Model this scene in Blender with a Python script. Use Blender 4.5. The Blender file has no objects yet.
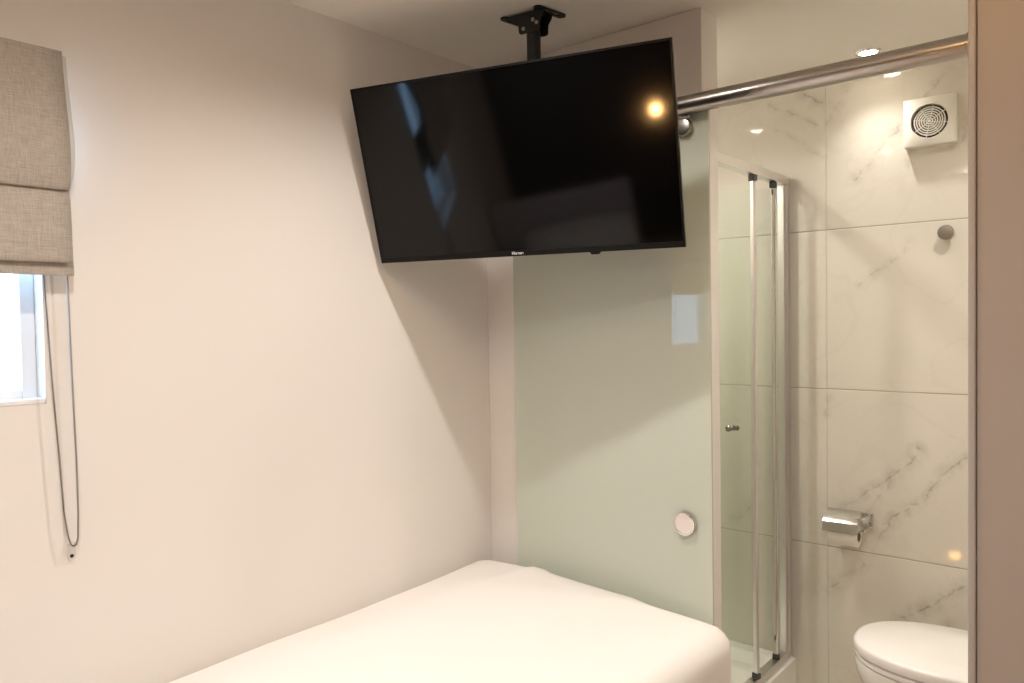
import bpy, bmesh, math, random
from mathutils import Vector, Matrix, noise

random.seed(3)
S = bpy.context.scene
COL = S.collection
PI = math.pi
CAMZ = 1.48          # lens height above the floor
CEIL = 2.38          # ceiling height
XL = -1.875          # room face of the left wall
YP = 2.095           # room face of the partition
YT = 3.0             # face of the bathroom tiling


# ------------------------------------------------------------------ helpers
def link(o, parent=None):
    COL.objects.link(o)
    if parent is not None:
        o.parent = parent
    return o


def tag(o, label, cat, group=None):
    o['label'] = label
    o['category'] = cat
    if group:
        o['group'] = group
    return o


def thing(name, label, cat, loc=(0, 0, 0), group=None, mat=None):
    o = bpy.data.objects.new(name, None)
    o.empty_display_size = .05
    link(o)
    if mat is not None:
        o.matrix_world = mat
    else:
        o.location = loc
    return tag(o, label, cat, group)


def mesh_obj(name, bm, mat, parent=None, smooth=True, label=None, angle=35):
    bmesh.ops.recalc_face_normals(bm, faces=bm.faces[:])
    me = bpy.data.meshes.new(name)
    bm.to_mesh(me)
    bm.free()
    for m in (mat if isinstance(mat, (list, tuple)) else [mat]):
        me.materials.append(m)
    if smooth:
        me.polygons.foreach_set('use_smooth', [True] * len(me.polygons))
        try:
            me.set_sharp_from_angle(angle=math.radians(angle))
        except Exception:
            pass
    o = bpy.data.objects.new(name, me)
    link(o, parent)
    if smooth and angle == 35 and len(me.polygons) < 3000:
        wn = o.modifiers.new('weighted', 'WEIGHTED_NORMAL')
        wn.keep_sharp = True
    if label:
        o['label'] = label
    return o


def struct(name, bm, mat, parent=None, smooth=False):
    o = mesh_obj(name, bm, mat, parent, smooth)
    o['kind'] = 'structure'
    return o


def box(bm, x0, x1, y0, y1, z0, z1, bev=0, seg=2, M=None):
    r = bmesh.ops.create_cube(bm, size=1)
    vs = r['verts']
    for v in vs:
        v.co = Vector((x0 + (v.co.x + .5) * (x1 - x0), y0 + (v.co.y + .5) * (y1 - y0), z0 + (v.co.z + .5) * (z1 - z0)))
    if bev > 0:
        es = list({e for v in vs for e in v.link_edges})
        rr = bmesh.ops.bevel(bm, geom=es, offset=bev, segments=seg, affect='EDGES', profile=.5)
        vs = [v for v in rr['verts']] + [v for v in vs if v.is_valid]
        vs = list({v for v in vs if v.is_valid})
    if M is not None:
        bmesh.ops.transform(bm, matrix=M, verts=vs)
    return vs


def frame_of(d):
    d = Vector(d).normalized()
    a = Vector((0, 0, 1)) if abs(d.z) < .9 else Vector((1, 0, 0))
    u = d.cross(a).normalized()
    return u, d.cross(u).normalized(), d


def lathe(bm, prof, origin=(0, 0, 0), axis=(0, 0, 1), n=32, closed=False):
    """revolve (radius, height) pairs about an axis"""
    u, w, d = frame_of(axis)
    o = Vector(origin)
    rings = []
    for (r, h) in prof:
        if r < 1e-6:
            rings.append([bm.verts.new(o + d * h)])
        else:
            rings.append([bm.verts.new(o + d * h + (u * math.cos(2 * PI * k / n) + w * math.sin(2 * PI * k / n)) * r) for k in range(n)])
    pairs = list(zip(rings, rings[1:]))
    if closed:
        pairs.append((rings[-1], rings[0]))
    for A, B in pairs:
        for k in range(n):
            k2 = (k + 1) % n
            if len(A) == 1 and len(B) == 1:
                continue
            if len(A) == 1:
                bm.faces.new((A[0], B[k], B[k2]))
            elif len(B) == 1:
                bm.faces.new((A[k], B[0], A[k2]))
            else:
                bm.faces.new((A[k], B[k], B[k2], A[k2]))


def rod(bm, a, b, r, n=20, bev=0):
    a, b = Vector(a), Vector(b)
    L = (b - a).length
    if bev:
        pr = [(0, 0), (r - bev, 0), (r, bev), (r, L - bev), (r - bev, L), (0, L)]
    else:
        pr = [(0, 0), (r, 0), (r, L), (0, L)]
    lathe(bm, pr, a, b - a, n)


def tube_path(bm, pts, r, n=10):
    pts = [Vector(p) for p in pts]
    rings = []
    u = None
    for i, p in enumerate(pts):
        d = (pts[min(i + 1, len(pts) - 1)] - pts[max(i - 1, 0)]).normalized()
        if u is None:
            u, w, _ = frame_of(d)
        else:
            u = (u - d * u.dot(d)).normalized()
            w = d.cross(u)
        rr = r[i] if isinstance(r, (list, tuple)) else r
        rings.append([bm.verts.new(p + (u * math.cos(2 * PI * k / n) + w * math.sin(2 * PI * k / n)) * rr) for k in range(n)])
    for A, B in zip(rings, rings[1:]):
        for k in range(n):
            bm.faces.new((A[k], B[k], B[(k + 1) % n], A[(k + 1) % n]))
    bm.faces.new(rings[0])
    bm.faces.new(rings[-1][::-1])


def extrude_poly(bm, pts2, f, t0, t1):
    """closed 2-D outline mapped by f(a, b, t) and swept from t0 to t1"""
    A = [bm.verts.new(f(a, b, t0)) for a, b in pts2]
    B = [bm.verts.new(f(a, b, t1)) for a, b in pts2]
    n = len(pts2)
    for k in range(n):
        bm.faces.new((A[k], A[(k + 1) % n], B[(k + 1) % n], B[k]))
    bm.faces.new(A[::-1])
    bm.faces.new(B)


def bevel_all(bm, off, seg=2, ang=30):
    es = [e for e in bm.edges if len(e.link_faces) == 2 and e.calc_face_angle(0) > math.radians(ang)]
    bmesh.ops.bevel(bm, geom=es, offset=off, segments=seg, affect='EDGES', profile=.5)


# ---------------------------------------------------------------- materials
def new_mat(name):
    m = bpy.data.materials.new(name)
    m.use_nodes = True
    nt = m.node_tree
    b = nt.nodes['Principled BSDF']
    return m, nt, b


def simple(name, col, rough=.5, metal=0, spec=.5, coat=0, coat_rough=.03, noise_amt=.03, noise_scale=30, bump=0, bump_scale=200, aniso=0):
    m, nt, b = new_mat(name)
    b.inputs['Roughness'].default_value = rough
    b.inputs['Metallic'].default_value = metal
    b.inputs['Specular IOR Level'].default_value = spec
    b.inputs['Coat Weight'].default_value = coat
    b.inputs['Coat Roughness'].default_value = coat_rough
    b.inputs['Anisotropic'].default_value = aniso
    tc = nt.nodes.new('ShaderNodeTexCoord')
    nz = nt.nodes.new('ShaderNodeTexNoise')
    nz.inputs['Scale'].default_value = noise_scale
    nz.inputs['Detail'].default_value = 4
    nt.links.new(tc.outputs['Object'], nz.inputs['Vector'])
    mx = nt.nodes.new('ShaderNodeMix')
    mx.data_type = 'RGBA'
    k = 1 - noise_amt
    mx.inputs[6].default_value = (col[0] * k, col[1] * k, col[2] * k, 1)
    mx.inputs[7].default_value = (min(1, col[0] * (1 + noise_amt)), min(1, col[1] * (1 + noise_amt)), min(1, col[2] * (1 + noise_amt)), 1)
    nt.links.new(nz.outputs['Fac'], mx.inputs[0])
    nt.links.new(mx.outputs[2], b.inputs['Base Color'])
    if bump:
        n2 = nt.nodes.new('ShaderNodeTexNoise')
        n2.inputs['Scale'].default_value = bump_scale
        n2.inputs['Detail'].default_value = 3
        nt.links.new(tc.outputs['Object'], n2.inputs['Vector'])
        bp = nt.nodes.new('ShaderNodeBump')
        bp.inputs['Strength'].default_value = bump
        bp.inputs['Distance'].default_value = .002
        nt.links.new(n2.outputs['Fac'], bp.inputs['Height'])
        nt.links.new(bp.outputs['Normal'], b.inputs['Normal'])
    return m


def emitter(name, col, strength):
    m, nt, b = new_mat(name)
    b.inputs['Base Color'].default_value = (.9, .9, .88, 1)
    b.inputs['Emission Color'].default_value = (*col, 1)
    b.inputs['Emission Strength'].default_value = strength
    return m


def glass_mat(name, tint, rough=0.0, refl=.12):
    """thin clear pane: mostly transparent, with a fresnel mirror"""
    m, nt, b = new_mat(name)
    nt.nodes.remove(b)
    out = nt.nodes['Material Output']
    tr = nt.nodes.new('ShaderNodeBsdfTransparent')
    tr.inputs['Color'].default_value = (*tint, 1)
    gl = nt.nodes.new('ShaderNodeBsdfGlossy')
    gl.inputs['Roughness'].default_value = rough
    fr = nt.nodes.new('ShaderNodeFresnel')
    fr.inputs['IOR'].default_value = 1.5
    mul = nt.nodes.new('ShaderNodeMath')
    mul.operation = 'MULTIPLY'
    mul.inputs[1].default_value = refl / .04 * .5
    mul.use_clamp = True
    nt.links.new(fr.outputs[0], mul.inputs[0])
    geo = nt.nodes.new('ShaderNodeNewGeometry')
    front = nt.nodes.new('ShaderNodeMath')
    front.operation = 'SUBTRACT'
    front.inputs[0].default_value = 1
    nt.links.new(geo.outputs['Backfacing'], front.inputs[1])
    both = nt.nodes.new('ShaderNodeMath')
    both.operation = 'MULTIPLY'
    nt.links.new(mul.outputs[0], both.inputs[0])
    nt.links.new(front.outputs[0], both.inputs[1])
    mix = nt.nodes.new('ShaderNodeMixShader')
    nt.links.new(both.outputs[0], mix.inputs[0])
    nt.links.new(tr.outputs[0], mix.inputs[1])
    nt.links.new(gl.outputs[0], mix.inputs[2])
    nt.links.new(mix.outputs[0], out.inputs['Surface'])
    return m


M = {}
M['plaster'] = simple('cream_wall_paint', (.81, .772, .735), .62, spec=.25, noise_amt=.012, noise_scale=3, bump=.06, bump_scale=260)
M['ceiling'] = simple('ceiling_paint', (.80, .765, .71), .8, spec=.2, noise_amt=.01, noise_scale=3)
M['jamb'] = simple('satin_wood_paint', (.43, .39, .36), .45, spec=.4, noise_amt=.01, noise_scale=3)
M['chrome'] = simple('polished_chrome', (.80, .79, .77), .09, 1, noise_amt=.01)
M['cover_chrome'] = simple('dull_chrome', (.66, .65, .62), .18, 1, noise_amt=.02)  # darker and rougher than the polished chrome
M['pull'] = simple('satin_nickel', (.78, .72, .69), .32, 1, noise_amt=.01)
M['stub'] = simple('taupe_satin_paint', (.41, .355, .31), .5, spec=.35, noise_amt=.01, noise_scale=3)
M['satin'] = simple('satin_aluminium', (.80, .78, .77), .28, 1, noise_amt=.015, noise_scale=60)
M['steel'] = simple('brushed_steel_tube', (.47, .435, .40), .29, 1, noise_amt=.03, noise_scale=90)
M['darkmetal'] = simple('dark_metal', (.36, .33, .30), .36, 1, noise_amt=.02)
M['black'] = simple('black_powder_coat', (.013, .013, .014), .42, spec=.4, noise_amt=.1, noise_scale=80)
M['bezel'] = simple('black_gloss_plastic', (.005, .005, .005), .30, spec=.2, noise_amt=.02)
M['backshell'] = simple('matt_black_shell', (.012, .012, .012), .75, spec=.15, noise_amt=.05)
M['dark_paint'] = simple('deep_taupe_wall_paint', (.055, .045, .04), .7, spec=.2, noise_amt=.02, noise_scale=3)
M['headboard'] = simple('grey_lilac_upholstery', (.70, .66, .70), .9, spec=.1, noise_amt=.05, noise_scale=60)
M['white_plastic'] = simple('white_plastic', (.82, .80, .74), .35, spec=.4, noise_amt=.01)
M['fan_shadow'] = simple('fan_dark_inside', (.05, .045, .04), .6, noise_amt=.05)
M['grey_plastic'] = simple('dark_grey_plastic', (.06, .06, .06), .5, noise_amt=.03)
M['ceramic'] = simple('white_ceramic', (.86, .84, .80), .12, spec=.6, coat=.6, noise_amt=.008)
M['lid'] = simple('white_toilet_lid', (.88, .86, .83), .22, spec=.5, noise_amt=.006)
M['tray'] = simple('white_acrylic_tray', (.86, .85, .80), .25, spec=.5, noise_amt=.008)
M['sheet'] = simple('white_cotton', (.90, .865, .83), .85, spec=.15, noise_amt=.008, noise_scale=8, bump=.10, bump_scale=900)
M['mattress'] = simple('mattress_ticking', (.78, .76, .72), .9, spec=.1, noise_amt=.03, bump=.1, bump_scale=500)
M['bedwood'] = simple('dark_bed_wood', (.16, .11, .08), .5, noise_amt=.2, noise_scale=12)
M['paper'] = simple('toilet_paper', (.88, .86, .80), .95, spec=.1, noise_amt=.02, bump=.2, bump_scale=700)
M['card'] = simple('roll_card', (.40, .31, .22), .9, noise_amt=.05)
M['lining'] = simple('blind_lining', (.74, .75, .74), .85, spec=.1, noise_amt=.02)
M['pvc'] = simple('white_window_frame', (.84, .85, .86), .3, noise_amt=.005)
M['floor'] = simple('grey_floor_vinyl', (.46, .37, .29), .5, noise_amt=.15, noise_scale=7)
M['floor_tile'] = simple('pale_floor_tile', (.62, .58, .51), .3, noise_amt=.04, noise_scale=6)
M['chain'] = simple('steel_ball_chain', (.27, .25, .23), .3, 1, noise_amt=.02)
M['badge'] = simple('badge_silver', (.78, .78, .78), .4, noise_amt=.01)
M['clear'] = simple('clear_plastic', (.72, .70, .67), .2, noise_amt=.01)
M['shade'] = emitter('warm_lamp_bulb', (1.0, .52, .17), 350)
M['amber'] = emitter('amber_diffuser', (1.0, .50, .14), 24)
M['lens'] = emitter('downlight_lens', (1.0, .88, .68), 40)
M['lens_warm'] = emitter('downlight_lens_warm', (1.0, .58, .24), 40)
M['pane'] = glass_mat('window_glass', (.95, .97, .97), 0, .05)
M['shower_glass'] = glass_mat('shower_glass', (.968, .984, .968), 0, .06)


def screen_mat():
    m, nt, b = new_mat('television_screen')
    b.inputs['Base Color'].default_value = (.0012, .0012, .0013, 1)
    b.inputs['Roughness'].default_value = .26
    b.inputs['Specular IOR Level'].default_value = .0
    b.inputs['Coat Weight'].default_value = 1.0
    b.inputs['Coat Roughness'].default_value = .07
    b.inputs['Coat IOR'].default_value = 1.38
    nz = nt.nodes.new('ShaderNodeTexNoise')
    nz.inputs['Scale'].default_value = 900
    mr = nt.nodes.new('ShaderNodeMapRange')
    mr.inputs['To Min'].default_value = .24
    mr.inputs['To Max'].default_value = .28
    nt.links.new(nz.outputs['Fac'], mr.inputs['Value'])
    nt.links.new(mr.outputs['Result'], b.inputs['Roughness'])
    return m


M['screen'] = screen_mat()


def door_glass():
    """satin sea-green glass: mostly milky, a little see-through, glossy face"""
    m, nt, b = new_mat('pale_green_satin_glass')
    out = nt.nodes['Material Output']
    nz = nt.nodes.new('ShaderNodeTexNoise')
    nz.inputs['Scale'].default_value = 2.0
    mx = nt.nodes.new('ShaderNodeMix')
    mx.data_type = 'RGBA'
    mx.inputs[6].default_value = (.725, .765, .685, 1)
    mx.inputs[7].default_value = (.735, .775, .695, 1)
    nt.links.new(nz.outputs['Fac'], mx.inputs[0])
    nt.links.new(mx.outputs[2], b.inputs['Base Color'])
    b.inputs['Roughness'].default_value = .5
    b.inputs['Specular IOR Level'].default_value = .0
    b.inputs['Coat Weight'].default_value = 1
    b.inputs['Coat IOR'].default_value = 1.52
    b.inputs['Coat Roughness'].default_value = .012
    tr = nt.nodes.new('ShaderNodeBsdfTransparent')
    tr.inputs['Color'].default_value = (.80, .86, .79, 1)
    mix = nt.nodes.new('ShaderNodeMixShader')
    mix.inputs[0].default_value = .32
    nt.links.new(b.outputs[0], mix.inputs[1])
    nt.links.new(tr.outputs[0], mix.inputs[2])
    nt.links.new(mix.outputs[0], out.inputs['Surface'])
    return m


M['door_glass'] = door_glass()


def linen():
    m, nt, b = new_mat('woven_linen')
    b.inputs['Roughness'].default_value = .9
    b.inputs['Specular IOR Level'].default_value = .1
    tc = nt.nodes.new('ShaderNodeTexCoord')
    outs = []
    for sc in ((40, 40, 900), (40, 900, 40), (6, 6, 6)):
        mp = nt.nodes.new('ShaderNodeMapping')
        mp.inputs['Scale'].default_value = sc
        nt.links.new(tc.outputs['Object'], mp.inputs['Vector'])
        nz = nt.nodes.new('ShaderNodeTexNoise')
        nz.inputs['Scale'].default_value = 1
        nz.inputs['Detail'].default_value = 2
        nt.links.new(mp.outputs[0], nz.inputs['Vector'])
        outs.append(nz.outputs['Fac'])
    add = nt.nodes.new('ShaderNodeMath')
    add.operation = 'ADD'
    nt.links.new(outs[0], add.inputs[0])
    nt.links.new(outs[1], add.inputs[1])
    ramp = nt.nodes.new('ShaderNodeMapRange')
    ramp.inputs['From Min'].default_value = .7
    ramp.inputs['From Max'].default_value = 1.3
    nt.links.new(add.outputs[0], ramp.inputs['Value'])
    mx = nt.nodes.new('ShaderNodeMix')
    mx.data_type = 'RGBA'
    mx.inputs[6].default_value = (.35, .31, .265, 1)
    mx.inputs[7].default_value = (.53, .48, .425, 1)
    nt.links.new(ramp.outputs[0], mx.inputs[0])
    nt.links.new(mx.outputs[2], b.inputs['Base Color'])
    bp = nt.nodes.new('ShaderNodeBump')
    bp.inputs['Strength'].default_value = .25
    bp.inputs['Distance'].default_value = .001
    nt.links.new(add.outputs[0], bp.inputs['Height'])
    nt.links.new(bp.outputs[0], b.inputs['Normal'])
    return m


M['linen'] = linen()

# the dark veins of the marble-look tiles: x0,z0,x1,z1,half-width,strength
VEINS = [
    (-.561, 2.300, -.629, 2.239, .010, .45), (-.629, 2.239, -.683, 2.011, .008, .55),
    (-.706, 2.145, -.868, 1.983, .012, .55), (-.892, 2.305, -.971, 2.191, .012, .45),
    (-1.053, 2.326, -.975, 2.277, .016, .7), (-1.178, 2.309, -1.001, 2.192, .008, .5),
    (-1.151, 2.210, -.976, 2.076, .006, .35), (-.677, 1.733, -.817, 1.598, .009, .35),
    (-.795, 1.622, -.835, 1.588, .010, .6),
    (-.501, .994, -.587, .909, .012, .8), (-.587, .909, -.643, .816, .008, .75),
    (-.643, .816, -.759, .709, .010, .8), (-.759, .709, -.803, .620, .012, .5),
    (-.650, .994, -.745, .879, .014, .8), (-.745, .879, -.898, .762, .012, .6),
    (-.700, .93, -.83, .74, .018, .35),
    (-.507, .538, -.615, .451, .014, .6), (-.615, .451, -.712, .382, .012, .8),
    (-.961, .426, -.835, .566, .012, .5), (-.954, 1.158, -.969, 1.111, .008, .6),
    (-1.337, .641, -1.263, .714, .012, .5), (-.522, 2.032, -.499, 2.129, .008, .4),
    (-.560, .40, -.50, .30, .014, .5),
]


def marble(name, horizontal, veins, x_off):
    """glossy cream porcelain, 1200 x 600 tiles with thin joints"""
    m, nt, b = new_mat(name)
    N = nt.nodes.new
    L = nt.links.new

    def math_(op, a, bb=None, c=None, clamp=False):
        n = N('ShaderNodeMath')
        n.operation = op
        n.use_clamp = clamp
        for i, v in enumerate((a, bb, c)):
            if v is None:
                continue
            if isinstance(v, (int, float)):
                n.inputs[i].default_value = v
            else:
                L(v, n.inputs[i])
        return n.outputs[0]

    tc = N('ShaderNodeTexCoord')
    sep = N('ShaderNodeSeparateXYZ')
    L(tc.outputs['Object'], sep.inputs[0])
    hx = sep.outputs[horizontal]
    hz = sep.outputs[2]
    comb = N('ShaderNodeCombineXYZ')
    L(hx, comb.inputs[0])
    L(hz, comb.inputs[1])
    # joints
    fx = math_('FRACT', math_('DIVIDE', math_('ADD', hx, x_off + 12), 1.2))
    fz = math_('FRACT', math_('DIVIDE', hz, .6))
    dx = math_('MULTIPLY', math_('MINIMUM', fx, math_('SUBTRACT', 1, fx)), 1.2)
    dz = math_('MULTIPLY', math_('MINIMUM', fz, math_('SUBTRACT', 1, fz)), .6)
    d = math_('MINIMUM', dx, dz)
    grout = math_('MAXIMUM', math_('LESS_THAN', dz, .0015), math_('MULTIPLY', math_('LESS_THAN', dx, .0012), .45))
    # warped coordinates for the veins
    wn = N('ShaderNodeTexNoise')
    wn.inputs['Scale'].default_value = 9
    wn.inputs['Detail'].default_value = 6
    wn.inputs['Roughness'].default_value = .62
    L(comb.outputs[0], wn.inputs['Vector'])
    sub = N('ShaderNodeVectorMath')
    sub.operation = 'SUBTRACT'
    L(wn.outputs['Color'], sub.inputs[0])
    sub.inputs[1].default_value = (.5, .5, .5)
    sc = N('ShaderNodeVectorMath')
    sc.operation = 'MULTIPLY'
    L(sub.outputs[0], sc.inputs[0])
    sc.inputs[1].default_value = (.075, .075, 0)
    wp = N('ShaderNodeVectorMath')
    wp.operation = 'ADD'
    L(comb.outputs[0], wp.inputs[0])
    L(sc.outputs[0], wp.inputs[1])
    P = wp.outputs[0]
    br = N('ShaderNodeTexNoise')
    br.inputs['Scale'].default_value = 26
    br.inputs['Detail'].default_value = 3
    L(comb.outputs[0], br.inputs['Vector'])
    brk = N('ShaderNodeMapRange')
    brk.inputs['From Min'].default_value = .38
    brk.inputs['From Max'].default_value = .62
    brk.inputs['To Min'].default_value = .15
    brk.inputs['To Max'].default_value = 1.0
    L(br.outputs['Fac'], brk.inputs['Value'])
    total = None
    for (ax, az, bx, bz, w, s) in veins:
        pa = N('ShaderNodeVectorMath')
        pa.operation = 'SUBTRACT'
        L(P, pa.inputs[0])
        pa.inputs[1].default_value = (ax, az, 0)
        ba = (bx - ax, bz - az)
        l2 = ba[0] ** 2 + ba[1] ** 2
        dt = N('ShaderNodeVectorMath')
        dt.operation = 'DOT_PRODUCT'
        L(pa.outputs[0], dt.inputs[0])
        dt.inputs[1].default_value = (ba[0] / l2, ba[1] / l2, 0)
        h = math_('ADD', dt.outputs['Value'], 0, clamp=True)
        off = N('ShaderNodeVectorMath')
        off.operation = 'SCALE'
        off.inputs[0].default_value = (ba[0], ba[1], 0)
        L(h, off.inputs['Scale'])
        df = N('ShaderNodeVectorMath')
        df.operation = 'DISTANCE'
        L(pa.outputs[0], df.inputs[0])
        L(off.outputs[0], df.inputs[1])
        core = math_('SUBTRACT', 1, math_('DIVIDE', df.outputs['Value'], w * .55), clamp=True)
        halo = math_('MULTIPLY', math_('SUBTRACT', 1, math_('DIVIDE', df.outputs['Value'], w * 3.2), clamp=True), .42)
        v = math_('MULTIPLY', math_('MULTIPLY', math_('MAXIMUM', core, halo), brk.outputs[0]), s)
        total = v if total is None else math_('MAXIMUM', total, v)
    # faint cloud and hair veins everywhere
    tv = N('ShaderNodeTexNoise')
    tv.inputs['Scale'].default_value = 2.3
    tv.inputs['Detail'].default_value = 15
    tv.inputs['Distortion'].default_value = .9
    L(P, tv.inputs['Vector'])
    ridge = math_('SUBTRACT', 1, math_('MULTIPLY', math_('ABSOLUTE', math_('SUBTRACT', tv.outputs['Fac'], .5)), 45), clamp=True)
    faint = math_('MULTIPLY', ridge, .05)
    total = faint if total is None else math_('MAXIMUM', total, faint)
    cl = N('ShaderNodeTexNoise')
    cl.inputs['Scale'].default_value = 3
    cl.inputs['Detail'].default_value = 3
    L(comb.outputs[0], cl.inputs['Vector'])
    base = N('ShaderNodeMix')
    base.data_type = 'RGBA'
    base.inputs[6].default_value = (.71, .675, .60, 1)
    base.inputs[7].default_value = (.78, .745, .67, 1)
    L(cl.outputs['Fac'], base.inputs[0])
    mv = N('ShaderNodeMix')
    mv.data_type = 'RGBA'
    mv.inputs[7].default_value = (.20, .175, .14, 1)
    L(base.outputs[2], mv.inputs[6])
    L(total, mv.inputs[0])
    mg = N('ShaderNodeMix')
    mg.data_type = 'RGBA'
    mg.inputs[7].default_value = (.36, .31, .25, 1)
    L(mv.outputs[2], mg.inputs[6])
    L(grout, mg.inputs[0])
    L(mg.outputs[2], b.inputs['Base Color'])
    b.inputs['Specular IOR Level'].default_value = .5
    rg = math_('ADD', math_('MULTIPLY', grout, .6), .06)
    L(rg, b.inputs['Roughness'])
    hgt = math_('SUBTRACT', 1, math_('DIVIDE', d, .004), clamp=True)
    bp = N('ShaderNodeBump')
    bp.invert = True
    bp.inputs['Strength'].default_value = .5
    bp.inputs['Distance'].default_value = .002
    L(hgt, bp.inputs['Height'])
    L(bp.outputs[0], b.inputs['Normal'])
    return m


M['marble'] = marble('marble_tile', 0, VEINS, .965)
M['marble_side'] = marble('marble_tile_side', 1, [(2.3, 1.3, 2.6, 1.7, .01, .6), (2.5, .7, 2.9, 1.1, .012, .6)], .6)

# ------------------------------------------------------------------ setting
XR = .95
YB = -1.55
HEADY = -.42
bm = bmesh.new(); box(bm, XL - .3, XR + .1, YB - .1, YT + .1, -.1, 0); struct('floor', bm, M['floor'])
bm = bmesh.new(); box(bm, XL - .3, XR + .1, YB - .1, YT + .1, CEIL, CEIL + .1); struct('ceiling', bm, M['ceiling'])
bm = bmesh.new(); box(bm, -1.087, .02, 2.2, YT, .0005, .004); struct('floor_bathroom', bm, M['floor_tile'])
# left wall with the window opening
WY0, WY1, WZ0, WZ1 = .165, .634, CAMZ - .167, CAMZ + .50
bm = bmesh.new()
x0, x1 = XL - .085, XL
box(bm, x0, x1, YB - .1, WY0, 0, CEIL)
box(bm, x0, x1, WY1, YP + .105, 0, CEIL)
box(bm, x0, x1, WY0, WY1, 0, WZ0)
box(bm, x0, x1, WY0, WY1, WZ1, CEIL)
struct('wall_left', bm, M['plaster'])
bm = bmesh.new(); box(bm, XL, -1.024, YP, YP + .105, 0, CEIL, .004); struct('wall_far', bm, M['plaster'], smooth=True)
bm = bmesh.new(); box(bm, XL - .25, XR + .1, YT, YT + .1, 0, CEIL); struct('wall_bathroom', bm, M['marble'])
bm = bmesh.new(); box(bm, XL - .165, XL, YP + .105, YT, 0, CEIL); struct('wall_shower', bm, M['marble_side'])
bm = bmesh.new(); box(bm, .02, .12, 2.2, YT, 0, CEIL); struct('wall_cistern', bm, M['marble_side'])
# nearer stub of wall on the right, with a slim painted edge trim
bm = bmesh.new(); box(bm, -.2755, XR, 1.75, 2.2, 0, CEIL, .002); struct('wall_right', bm, M['stub'], smooth=True)
bm = bmesh.new(); box(bm, -.2905, -.2765, 1.745, 2.2, 0, CEIL, .004, 3); struct('trim_1', bm, M['jamb'], smooth=True)
bm = bmesh.new(); box(bm, XR, XR + .1, YB, 1.75, 0, CEIL); struct('wall_entry', bm, M['plaster'])
bm = bmesh.new(); box(bm, XL, XR, YB - .1, YB, 0, CEIL); struct('wall_back', bm, M['dark_paint'])

# window, set back in the reveal
w = bpy.data.objects.new('window_1', None)
link(w)
w.location = (XL - .07, (WY0 + WY1) / 2, WZ0)
w['kind'] = 'structure'
wy = (WY1 - WY0) / 2
wh = WZ1 - WZ0
bm = bmesh.new()
f = .030
box(bm, -.014, .02, -wy, -wy + f, 0, wh, .003)
box(bm, -.014, .02, wy - f, wy, 0, wh, .003)
box(bm, -.014, .02, -wy + f, wy - f, 0, f, .003)
box(bm, -.014, .02, -wy + f, wy - f, wh - f, wh, .003)
mesh_obj('window_frame', bm, M['pvc'], w)
bm = bmesh.new()
box(bm, -.010, -.005, -wy + f, wy - f, f, wh - f)
mesh_obj('window_pane', bm, M['pane'], w, smooth=False)
bm = bmesh.new()
box(bm, 0.021, .07, -wy, wy, .0, .012, .003)
mesh_obj('window_sill', bm, M['pvc'], w)

# --------------------------------------------------------------- roman blind
BY0, BY1 = .115, .673
bl = thing('roman_blind', 'beige linen roman blind half lowered over the small window on the left wall', 'blind', (XL, (BY0 + BY1) / 2, CAMZ + .60))


def blind_sheet(prof, y0, y1, th, name, mat, sag=.004, parent=bl):
    """prof: (offset from wall, z rel camera)"""
    bm = bmesh.new()
    n = 14
    rows = []
    # resample smoothly
    pts = []
    for i in range(len(prof) - 1):
        p0 = Vector(prof[max(i - 1, 0)]); p1 = Vector(prof[i]); p2 = Vector(prof[i + 1]); p3 = Vector(prof[min(i + 2, len(prof) - 1)])
        for k in range(6):
            t = k / 6
            pts.append(.5 * ((2 * p1) + (-p0 + p2) * t + (2 * p0 - 5 * p1 + 4 * p2 - p3) * t * t + (-p0 + 3 * p1 - 3 * p2 + p3) * t ** 3))
    pts.append(Vector(prof[-1]))
    for p in pts:
        row = []
        for j in range(n + 1):
            y = y0 + (y1 - y0) * j / n
            o = p[0] + sag * noise.noise(Vector((y * 9, p[1] * 6, 1.3)))
            row.append(bm.verts.new((o, y - (BY0 + BY1) / 2, p[1] - .60)))
        rows.append(row)
    for A, B in zip(rows, rows[1:]):
        for j in range(n):
            bm.faces.new((A[j], A[j + 1], B[j + 1], B[j]))
    o = mesh_obj(name, bm, mat, parent)
    md = o.modifiers.new('thickness', 'SOLIDIFY')
    md.thickness = th
    md.offset = 0
    return o


blind_sheet([(.040, .600), (.042, .57), (.054, .50), (.070, .42), (.074, .36), (.068, .315), (.060, .298), (.048, .312)], BY0, BY1, .003, 'upper_fold', M['linen'])
blind_sheet([(.048, .312), (.052, .30), (.058, .27), (.062, .22), (.061, .17), (.058, .147), (.052, .142), (.045, .155)], BY0, BY1 + .002, .003, 'lower_fold', M['linen'])
blind_sheet([(.040, .18), (.040, .15), (.042, .128), (.041, .113)], BY0, BY1 + .010, .004, 'hem_strip', M['linen'])
blind_sheet([(.024, .595), (.028, .55), (.046, .47), (.060, .40), (.050, .34), (.012, .285), (.006, .20), (.006, .125)], BY0, BY1 + .014, .002, 'lining', M['lining']).__setitem__('label', 'pale lining showing along the edge')
bm = bmesh.new(); box(bm, .001, .036, -(BY1 - BY0) / 2, (BY1 - BY0) / 2, -.03, 0.0, .003); mesh_obj('headrail', bm, M['white_plastic'], bl)
bm = bmesh.new(); rod(bm, (.050, -(BY1 - BY0) / 2 + .004, .152 - .60), (.050, (BY1 - BY0) / 2 + .002, .148 - .60), .005, 12); mesh_obj('bottom_bar', bm, M['lining'], bl)
# bead chain loop hanging from the blind
cm = (BY0 + BY1) / 2
loop = []


def cpt(y, z, x=.022):
    return Vector((x, y - cm, z - .60))


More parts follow.
